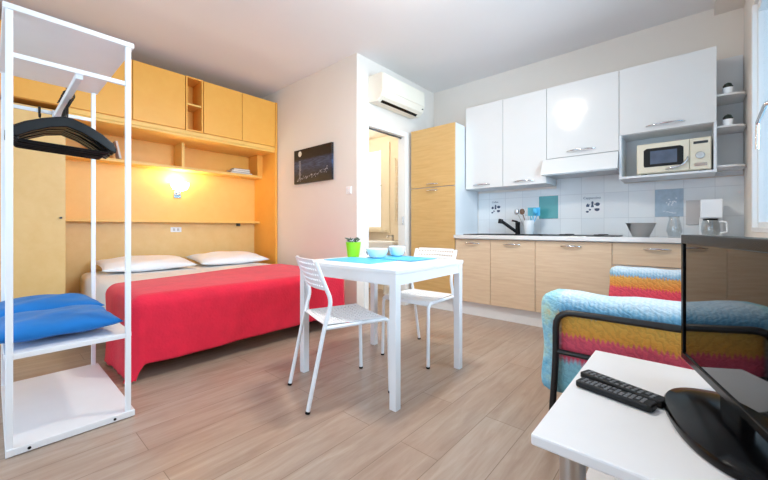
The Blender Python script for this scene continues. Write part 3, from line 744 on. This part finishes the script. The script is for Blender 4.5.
# corner shelves
cs = thing('corner_shelf', (.23, 3.9, 1.43), 'open white corner shelf unit with three thin boards by the window', 'shelf')
for z in (1.43, 1.735, 1.98):
    MB().prism([(.159, 4.04), (.159, 3.73), (.20, 3.73), (.27, 3.74), (.312, 3.775), (.325, 3.84), (.325, 4.04)], z, z+.016, 'xy').build('shelf_board', 'gloss', cs, bevel=.002)
MB().box(.159, .325, 4.03, 4.042, 1.395, 2.366).build('back_panel', 'carcase', cs)
for z, lb in ((1.996, 'small white pot with a dark cactus on the top corner shelf'), (1.751, 'small white pot with a dark cactus on the middle corner shelf')):
    p = thing('cactus_pot', (.222, 3.785, z), lb, 'plant', 'small potted cacti')
    dz = z
    MB().lathe([(0, 0), (.026, 0), (.032, .05), (.029, .05), (.026, .042), (0, .042)], .222, 3.785, dz+.0005, 20).build('pot', 'ceramic', p, smooth=True)
    m = MB().lathe([(0, 0), (.02, .0), (.026, .02), (.02, .04), (0, .05)], .222, 3.785, dz+.043, 12)
    m.lathe([(0, 0), (.012, .0), (.014, .012), (0, .026)], .206, 3.78, dz+.055, 10); m.lathe([(0, 0), (.012, .0), (.014, .012), (0, .026)], .238, 3.785, dz+.052, 10)
    m.build('cactus', plain('dark_cactus', srgb(34, 44, 36), .7) if z > 1.9 else bpy.data.materials['dark_cactus'], p, smooth=True)

# ---------------------------------------------------------------- ceiling lamp (above the dining table, out of frame)
cl = thing('ceiling_lamp', (-1.33, 1.72, H), 'round lit ceiling lamp above the dining table', 'lamp')
MB().lathe([(0, 0), (.17, 0), (.17, -.02), (0, -.02)], -1.33, 1.72, H, 36).build('base_plate', 'chrome', cl, smooth=True)
MB().lathe([(.16, 0), (.15, -.04), (.10, -.07), (0, -.085)], -1.33, 1.72, H-.02, 36).build('lamp_shade', 'ceilglass', cl, smooth=True)

# ---------------------------------------------------------------- dining table
tb = thing('dining_table', (-1.565, 1.75, 0), 'square white dining table with four straight legs in the middle of the room', 'table')
TX0, TX1, TY0, TY1 = -.41, .41, -.38, .38
tb.location = (-1.564, 1.756, 0); tb.rotation_euler = (0, 0, radians(1.8))
MB().box(TX0, TX1, TY0, TY1, .718, .74).build('tabletop', 'white', tb, bevel=.004, local=True)
m = MB(); a = .012
m.box(TX0+a, TX1-a, TY0+a, TY0+a+.018, .655, .714).box(TX0+a, TX1-a, TY1-a-.018, TY1-a, .655, .714).box(TX0+a, TX0+a+.018, TY0+.03, TY1-.03, .655, .714).box(TX1-a-.018, TX1-a, TY0+.03, TY1-.03, .655, .714)
m.box(TX0+.004, TX1-.004, TY0+.004, TY1-.004, .714, .718)
m.build('apron', 'white', tb, local=True)
for x in (TX0+.005, TX1-.049):
    for y in (TY0+.005, TY1-.049): MB().box(x, x+.044, y, y+.044, 0, .714).build('leg', 'white', tb, bevel=.003, local=True)
# placemats and crockery
for (cx, cy, rz, lb) in ((-1.68, 1.66, .04, 'cyan placemat on the near half of the dining table, under the printed bowl'), (-1.56, 1.95, -.05, 'cyan placemat on the far half of the dining table by the second chair')):
    m = MB(); m.prism([(-.21, -.14), (.21, -.14), (.215, -.135), (.215, .135), (.21, .14), (-.21, .14), (-.215, .135), (-.215, -.135)], 0, .003)
    o = solo('placemat', m, 'cyan', lb, 'placemat', 'cyan placemats on the table'); o.location = (cx, cy, .7405 if cy < 1.8 else .7437); o.rotation_euler = (0, 0, rz)
def cup(x, y, z, r, h, lb, printed):
    t = thing('cereal_bowl', (x, y, z), lb, 'bowl', 'white bowls on the dining table')
    MB().lathe([(0, 0), (r*.5, 0), (r*.72, h*.15), (r*.95, h*.7), (r, h), (r*.95, h), (r*.9, h*.7), (r*.66, h*.2), (0, h*.12)], x, y, z, 36).build('shell', 'ceramic', t, smooth=True)
    if printed:
        m = MB()
        for a0, z0 in ((-2.62, .35), (-2.45, .5), (-2.52, .62), (-2.75, .55)):
            rr = r*(.78+.17*(z0-.2)/.5)+.0045
            m.box(-.007, .007, -.0012, .0012, -.006, .006, Matrix.Rotation(0, 4, 'Z'), (0, 0, 0))
            bmesh.ops.transform(m.bm, matrix=Matrix.Translation((x+rr*cos(a0), y+rr*sin(a0), z+h*z0)) @ Matrix.Rotation(a0+pi/2, 4, 'Z'), verts=m.bm.verts[-8:])
        m.build('print', 'navy', t)
    return t
cup(-1.705, 1.86, .744, .081, .066, 'white bowl with a small blue print, nearer the green pot', True)
cup(-1.665, 2.035, .748, .066, .074, 'plain white bowl behind the printed one', False)
gp = thing('flower_pot', (-1.925, 1.83, .74), 'lime green pot with a small plant at the back corner of the dining table', 'plant')
MB().lathe([(0, 0), (.044, 0), (.058, .112), (.054, .112), (.052, .099), (0, .099)], -1.925, 1.83, .7405, 32).build('pot', 'lime', gp, smooth=True)
MB().lathe([(0, 0), (.05, 0), (0, .004)], -1.925, 1.83, .838, 20).build('soil', 'soil', gp)
m = MB(); m2 = MB(); rnd = random.Random(3)
for i in range(110):
    a = rnd.uniform(0, 6.28); r = .048*math.sqrt(rnd.random()); x, y = -1.925+r*cos(a), 1.83+r*sin(a); z = .846+rnd.uniform(0, .03)
    tgt = m2 if i % 3 == 0 else m
    L = rnd.uniform(.014, .024); da = rnd.uniform(0, 6.28); ux, uy = cos(da), sin(da)
    V = [tgt.bm.verts.new(p) for p in ((x, y, z), (x+ux*L*.5-uy*.005, y+uy*L*.5+ux*.005, z+L*.5), (x+ux*L, y+uy*L, z+L*.6), (x+ux*L*.5+uy*.005, y+uy*L*.5-ux*.005, z+L*.5))]
    tgt.bm.faces.new(V)
m.build('leaves', 'leaf', gp, solid=.0015); m2.build('flowers', 'petal', gp, solid=.0015)

# ---------------------------------------------------------------- chairs
def make_chair():
    c = thing('dining_chair', (0, 0, 0), 'x', 'chair', 'white perforated dining chairs')
    HW = .188; R = .0115
    for sx in (-1, 1):
        x = sx*HW
        xf = sx*(.194 if sx > 0 else .21)
        l = MB().tube([(xf, .235, .006), (xf*.98, .225, .432), (x, -.155, .428)], R, sub=.035).build('leg', 'white', c, smooth=True, local=True)
        MB().tube([(xf, .235, 0), (xf, .235, .012)], .0135).build('foot_cap', 'black', l, smooth=True, local=True)
        l = MB().tube([(x, -.255, .006), (x, -.165, .43), (x, -.125, .57), (x, -.16, .65), (x*.985, -.212, .785)], R, sub=.05).build('leg', 'white', c, smooth=True, local=True)
        MB().tube([(x, -.2558, 0), (x, -.253, .012)], .0135).build('foot_cap', 'black', l, smooth=True, local=True)
    def seat(u, v):
        x = (u-.5)*2*(HW+.015*v); y = -.165+.395*v
        e = max(0, (v-.9)/.1)
        return (x, y, .447-.014*(1-(2*u-1)**4)*sin(pi*min(1, v*.9+.05)) - .022*e*e)
    MB().perf(seat, 11, 14, .42, .34, edge=.06).build('seat', 'white', c, solid=.004, local=True)
    def back(u, v):
        q = 2*u-1; x = q*(HW-.004); z = .625+.168*v
        y = -.146-.066*v-.03*(1-q*q)
        # rounded upper corners
        z -= .03*max(0, (abs(q)-.86)/.14)**2*v
        return (x, y, z)
    MB().perf(back, 14, 5, .58, .34, edge=.05).build('backrest', 'white', c, solid=.006, local=True)
    return c
ch = make_chair()
ch.location = (-1.572, 1.387, 0); ch.rotation_euler = (0, 0, radians(-19.7))
ch['label'] = 'white metal chair on the near side of the dining table, its back towards the rack'
c2 = copy_tree(ch); c2.location = (-1.56, 2.205, 0); c2.rotation_euler = (0, 0, radians(182))
c2['label'] = 'white metal chair with perforated back on the kitchen side of the dining table'

# ---------------------------------------------------------------- white clothes rack
RX0, RX1, RY0, RY1 = -3.05, -2.13, .040, .485
rk = thing('clothes_rack', (-2.6, .26, 0), 'white open clothes rack with shelves and hanging rail at the left edge', 'clothes rack')
s = .023
for x in (RX0, RX1-s):
    for y in (RY0, RY1-s-.012): MB().box(x, x+s, y, y+s, .0, 1.875).build('post', 'white', rk, bevel=.003)
MB().box(RX0-.004, RX1+.004, RY0-.008, RY1, 1.875, 1.9).build('top_board', 'whitewood', rk, bevel=.003)
MB().box(RX0+s, RX1-s+.0, RY0-.004, RY1-.006, .405, .428).box(RX1-s, RX1-.002, RY0+s, RY1-s-.012, .405, .428).build('middle_shelf', 'whitewood', rk, bevel=.002)
MB().box(RX0-.004, RX1+.006, RY0, RY1+.003, .004, .034).build('bottom_board', 'whitewood', rk, bevel=.003)
for y in (RY0+.07, RY1-.08): MB().tube([(RX1+.004, y, .018), (RX1+.009, y, .018)], .006).build('screw', 'black', rk)
MB().box(RX1-.021, RX1-.005, RY0+s, RY1-s-.012, 1.68, 1.70).build('crossbar', 'white', rk)
MB().box(RX0+.005, RX0+.021, RY0+s, RY1-s-.012, 1.68, 1.70).build('crossbar', 'white', rk)
MB().box(RX0+.02, RX1-.02, .262, .290, 1.659, 1.686).build('hanging_rail', 'whitewood', rk, bevel=.004)
MB().box(RX0+.021, RX0+.05, .255, .30, 1.62, 1.70).build('rail_bracket', 'chrome', rk)

def make_hanger():
    h = thing('clothes_hanger', (0, 0, 0), 'x', 'hanger', 'black hangers on the rack rail')
    # frame in the y-z plane, hook centre at z=0 above
    W = .215; q = .042
    top = [(-W, -.185), (-W*.93, -.158), (-W*.7, -.118), (-W*.45, -.088), (-W*.2, -.068), (-.02, -.060), (.02, -.060), (W*.2, -.068), (W*.45, -.088), (W*.7, -.118), (W*.93, -.158), (W, -.185)]
    bot = [(W*.99, -.212), (W*.85, -.202), (W*.6, -.165), (W*.3, -.130), (.0, -.112), (-W*.3, -.130), (-W*.6, -.165), (-W*.85, -.202), (-W*.99, -.212)]
    MB().prism([(a, b-q) for a, b in top+bot], -.014, .014, 'yz').build('shoulders', 'hanger', h, bevel=.005, local=True)
    MB().tube([(0, -W*.84, -.186-q), (0, -W*.84, -.216-q), (0, W*.84, -.216-q), (0, W*.84, -.186-q)], .007, sub=.012, n=8).build('trouser_bar', 'hanger', h, smooth=True, local=True)
    pts = [(0, 0, -.07-q), (0, 0, -.035)]+[(0, .024*sin(a), .020-.024*cos(a)) for a in [pi*.1*k for k in range(1, 15)]]
    MB().tube(pts, .003, n=8).build('hook', 'hanger', h, smooth=True, local=True)
    return h
hg = make_hanger()
names = ['foremost black hanger on the rack rail, nearest the camera', 'second black hanger from the front on the rack rail', 'third black hanger from the front on the rack rail', 'fourth black hanger from the front on the rack rail',
         'fifth black hanger from the front on the rack rail', 'sixth black hanger from the front on the rack rail', 'rearmost black hanger on the rack rail, farthest from the camera']
xs = [-2.50, -2.535, -2.57, -2.61, -2.65, -2.69, -2.735]
for i, x in enumerate(xs):
    o = hg if i == 0 else copy_tree(hg)
    o.location = (x, .276, 1.652); o['label'] = names[i]; o.rotation_euler = (radians(random.Random(i).uniform(-4.5, -1.5)), 0, radians(random.Random(i+9).uniform(-2, 2.5)))
hk = solo('hook', MB().tube([(RX0+.012, .20, 1.712), (RX0+.03, .20, 1.706), (RX0+.032, .20, 1.66), (RX0+.045, .20, 1.64), (RX0+.06, .20, 1.66)], .006, sub=.012), 'black', 'small black hook on the rear crossbar of the rack', 'hook', smooth=True)
pillow('cushion', (-2.395, .215, .429), .47, .47, .115, 'blue', 'blue cushion lying in front on the middle shelf of the rack', 'cushion', 'blue cushions on the rack', seed=5)
pillow('cushion', (-2.835, .20, .429), .39, .50, .13, 'blue', 'blue cushion lying behind the front one on the rack shelf', 'cushion', 'blue cushions on the rack', rz=.05, seed=8)

# ---------------------------------------------------------------- sofa
sf = thing('sofa', (-.1, 2.3, 0), 'small sofa with black tube arms covered in blue, ochre and pink knit throws', 'sofa')
def arm_frame(y):
    m = MB()
    m.tube([(-.455, y, .012), (-.43, y, .40), (-.43, y, .605), (.27, y, .605), (.27, y, .012)], .0135, sub=.07)
    m.tube([(-.43, y, .435), (.27, y, .435)], .011)
    m.build('arm_frame', 'blackmetal', sf, smooth=True)
arm_frame(1.60); arm_frame(3.08)
def puff(x0, x1, y0, y1, z0, z1, r, seed, nx=40, nz=30, amp=.006, wav=.0):
    """soft box as a lattice-rounded cube"""
    mb = MB(); rnd = random.Random(seed); ph = [rnd.uniform(0, 6) for _ in range(6)]
    c = Vector(((x0+x1)/2, (y0+y1)/2, (z0+z1)/2)); hx, hy, hz = (x1-x0)/2, (y1-y0)/2, (z1-z0)/2
    bmesh.ops.create_cube(mb.bm, size=2)
    bmesh.ops.subdivide_edges(mb.bm, edges=mb.bm.edges, cuts=15, use_grid_fill=True)
    for v in mb.bm.verts:
        p = Vector((v.co.x*hx, v.co.y*hy, v.co.z*hz))
        q = Vector((max(-hx+r, min(hx-r, p.x)), max(-hy+r, min(hy-r, p.y)), max(-hz+r, min(hz-r, p.z))))
        dd = p-q
        if dd.length > 1e-6: p = q+dd.normalized()*r
        n = (p/max(hx, hy, hz))
        w = amp*(sin(p.x*17+ph[0])*sin(p.z*15+ph[1])+.5*sin(p.x*31+p.z*22+ph[2]))
        p += Vector((n.x, n.y*1.5, n.z)).normalized()*w
        if wav and p.z < 0: p.y += wav*sin(p.x*22+ph[3])*(-p.z/hz)
        v.co = c+p
    return mb
def keep_world(o): return o
# the throw patterns use object coordinates: keep these parts' local frame equal to world axes, offset by the sofa root
for nm, args, mt in (('arm_cover', (-.505, .27, 1.625, 1.80, .235, .675, .05, 1), 'throw_near'), ('arm_cover', (-.44, .27, 2.93, 3.06, .235, .685, .05, 2), 'throw_far')):
    o = puff(*args, wav=.006).build(nm, mt, sf, smooth=True, ang=180)
    o.location = (.1, -2.3, 0); o.data.transform(Matrix.Translation((-.1, 2.3, 0)))
MB().box(-.42, .27, 1.82, 2.92, .20, .26).build('seat_frame', 'blackmetal', sf, bevel=.01)
o = puff(-.46, .25, 1.81, 2.92, .26, .42, .05, 3).build('seat_cushion', 'throw_far', sf, smooth=True, ang=180)
o = puff(.10, .29, 1.81, 2.92, .42, .80, .06, 4).build('backrest', 'throw_far', sf, smooth=True, ang=180)

# ---------------------------------------------------------------- low table, television, remotes
lt = thing('side_table', (0, 1.15, 0), 'low white television table with round steel legs in the foreground', 'table')
MB().box(-.268, .285, .80, 1.512, .474, .50).build('tabletop', 'whitewood', lt, bevel=.005)
MB().box(-.235, .26, .84, 1.47, .20, .22).build('lower_shelf', 'whitewood', lt, bevel=.004)
for x in (-.20, .23):
    for y in (.875, 1.44): MB().tube([(x, y, .0), (x, y, .474)], .027, n=24).build('leg', 'steel', lt, smooth=True)
tv = thing('television', (.072, 1.096, .5), 'black flat television with glossy screen and oval base on the low white table', 'television', rz=radians(15.6))
# local frame: y along the screen (far = +y), screen faces -x
MB().box(-.008, .03, -.292, .292, .075, .44).build('housing', 'black', tv, bevel=.004, local=True)
MB().box(.03, .06, -.18, .18, .13, .38).build('rear_bulge', 'black', tv, bevel=.012, local=True)
m = MB(); bz = .016
m.box(-.014, -.008, -.292, .292, .072, .075+bz).box(-.014, -.008, -.292, .292, .44-.026, .44).box(-.014, -.008, -.292, -.292+bz, .075+bz, .414).box(-.014, -.008, .292-bz, .292, .075+bz, .414)
m.build('bezel', 'blackgloss', tv, bevel=.002, local=True)
MB().box(-.0095, -.008, -.276, .276, .091, .414).build('screen', 'screen', tv, local=True)
MB().box(-.006, .02, -.05, .05, .02, .08).build('neck', 'blackgloss', tv, bevel=.004, local=True)
def ell(a, b, n=48, cx=0, cy=0, p=2.4):
    out = []
    for i in range(n):
        t = 2*pi*i/n; c_, s_ = cos(t), sin(t)
        out.append((cx+a*math.copysign(abs(c_)**(2/p), c_), cy+b*math.copysign(abs(s_)**(2/p), s_)))
    return out
m = MB(); rings = []
for sc_, z in ((.98, .0), (1.0, .004), (1.0, .016), (.975, .021), (.80, .026), (.5, .032), (.2, .036)):
    rings.append([m.bm.verts.new((x, y, z+.0005)) for x, y in ell(.118*sc_, .205*sc_, cx=.006, cy=-.01)])
for a, b in zip(rings, rings[1:]):
    for k in range(48): m.bm.faces.new((a[k], a[(k+1) % 48], b[(k+1) % 48], b[k]))
m.bm.faces.new(rings[0][::-1]); m.bm.faces.new(rings[-1])
m.build('base', 'blackgloss', tv, smooth=True, local=True)

def remote(loc, rz, L, W, lb):
    t = thing('remote_control', loc, lb, 'remote control', 'remote controls on the low table', rz=rz)
    MB().prism([(-L/2, -W*.42), (-L/2+.006, -W/2), (L/2-.01, -W/2), (L/2, -W*.4), (L/2, W*.4), (L/2-.01, W/2), (-L/2+.006, W/2), (-L/2, W*.42)], .0, .018).build('body', 'black', t, bevel=.004, local=True)
    m = MB()
    for i in range(13):
        for j in range(3):
            if (i*3+j) % 7 == 5: continue
            x = -L/2+.014+i*(L-.03)/13; y = (j-1)*W*.27
            m.box(x, x+.0075, y-.0038, y+.0038, .018, .0195)
    m.build('keypad', 'key', t, local=True)
    return t
remote((-.146, 1.180, .501), radians(-21), .215, .046, 'black remote control lying behind, touching the television base')
remote((-.155, 1.120, .501), radians(-14), .185, .044, 'black remote control lying in front, nearer the table corner')

# ---------------------------------------------------------------- lights
def area(name, loc, rot, sx, sy, power, c):
    l = bpy.data.lights.new(name, 'AREA'); l.shape = 'RECTANGLE'; l.size = sx; l.size_y = sy; l.energy = power; l.color = c
    o = bpy.data.objects.new(name, l); o.location = loc; o.rotation_euler = rot; col.objects.link(o); return o
SKY = (.78, .89, 1.0)
area('daylight_unseen_balcony_door', (-1.9, YF-.16, 1.25), (radians(90), 0, 0), 2.4, 2.2, 42, SKY)  # area light for the added, unseen balcony door
area('daylight_unseen_right_window', (XR+.26, .85, 1.7), (0, radians(90), 0), 1.4, 2.0, 20, SKY)  # area light for the added, unseen second window
kw = area('daylight_kitchen_window', (XR+.40, 2.15, 1.70), (0, radians(90), 0), 1.5, 1.2, 56, (.62, .83, 1))
kw.data.spread = radians(100)
area('daylight_bath_window', (-3.9, YB+.25, 1.6), (radians(-90), 0, 0), .6, 1.2, 13, (.94, .97, 1))
def point(name, loc, power, c, r=.05):
    l = bpy.data.lights.new(name, 'POINT'); l.energy = power; l.color = c; l.shadow_soft_size = r
    o = bpy.data.objects.new(name, l); o.location = loc; col.objects.link(o); return o
point('ceiling_lamp_light', (-1.33, 1.72, H-.26), 12, (1, .92, .80), .12)
cll = area('ceiling_lamp_downlight', (-1.33, 1.72, H-.125), (0, 0, 0),   .36, .36, 25, (1, .93, .82)); cll.data.shape = 'DISK'
point('wall_lamp_light', (-4.62, 1.52, 1.53), 11, (1, .80, .50), .05)
point('bathroom_light', (-3.6, 3.3, 2.2), 13, (1, .90, .74), .08)

w = bpy.data.worlds.new('World'); sc.world = w; w.use_nodes = True
nt = w.node_tree; bg = nt.nodes['Background']
tc_ = nt.nodes.new('ShaderNodeTexCoord'); sp_ = nt.nodes.new('ShaderNodeSeparateXYZ'); nt.links.new(tc_.outputs['Generated'], sp_.inputs[0])
rp = nt.nodes.new('ShaderNodeValToRGB'); nt.links.new(sp_.outputs['Z'], rp.inputs[0])
rp.color_ramp.elements[0].position = 0; rp.color_ramp.elements[0].color = (.34, .70, 1, 1)
rp.color_ramp.elements[1].position = .7; rp.color_ramp.elements[1].color = (.30, .62, 1, 1)
nt.links.new(rp.outputs[0], bg.inputs[0]); bg.inputs[1].default_value = 1.25

# ---------------------------------------------------------------- camera
cd = bpy.data.cameras.new('camera'); cam = bpy.data.objects.new('camera', cd); col.objects.link(cam)
cd.sensor_width = 36; cd.lens = 346.8/768*36; cd.shift_y = -12/768; cd.clip_start = .02
cam.location = (0, 0, .96); cam.rotation_euler = (pi/2, 0, radians(41.4))
sc.camera = cam
vs = sc.view_settings; vs.view_transform = 'Standard'; vs.look = 'None'; vs.gamma = 1; vs.use_curve_mapping = False; vs.exposure = .07
sc.cycles.max_bounces = 8; sc.cycles.diffuse_bounces = 5; sc.cycles.caustics_reflective = False; sc.cycles.caustics_refractive = False
sc.cycles.sample_clamp_indirect = 6
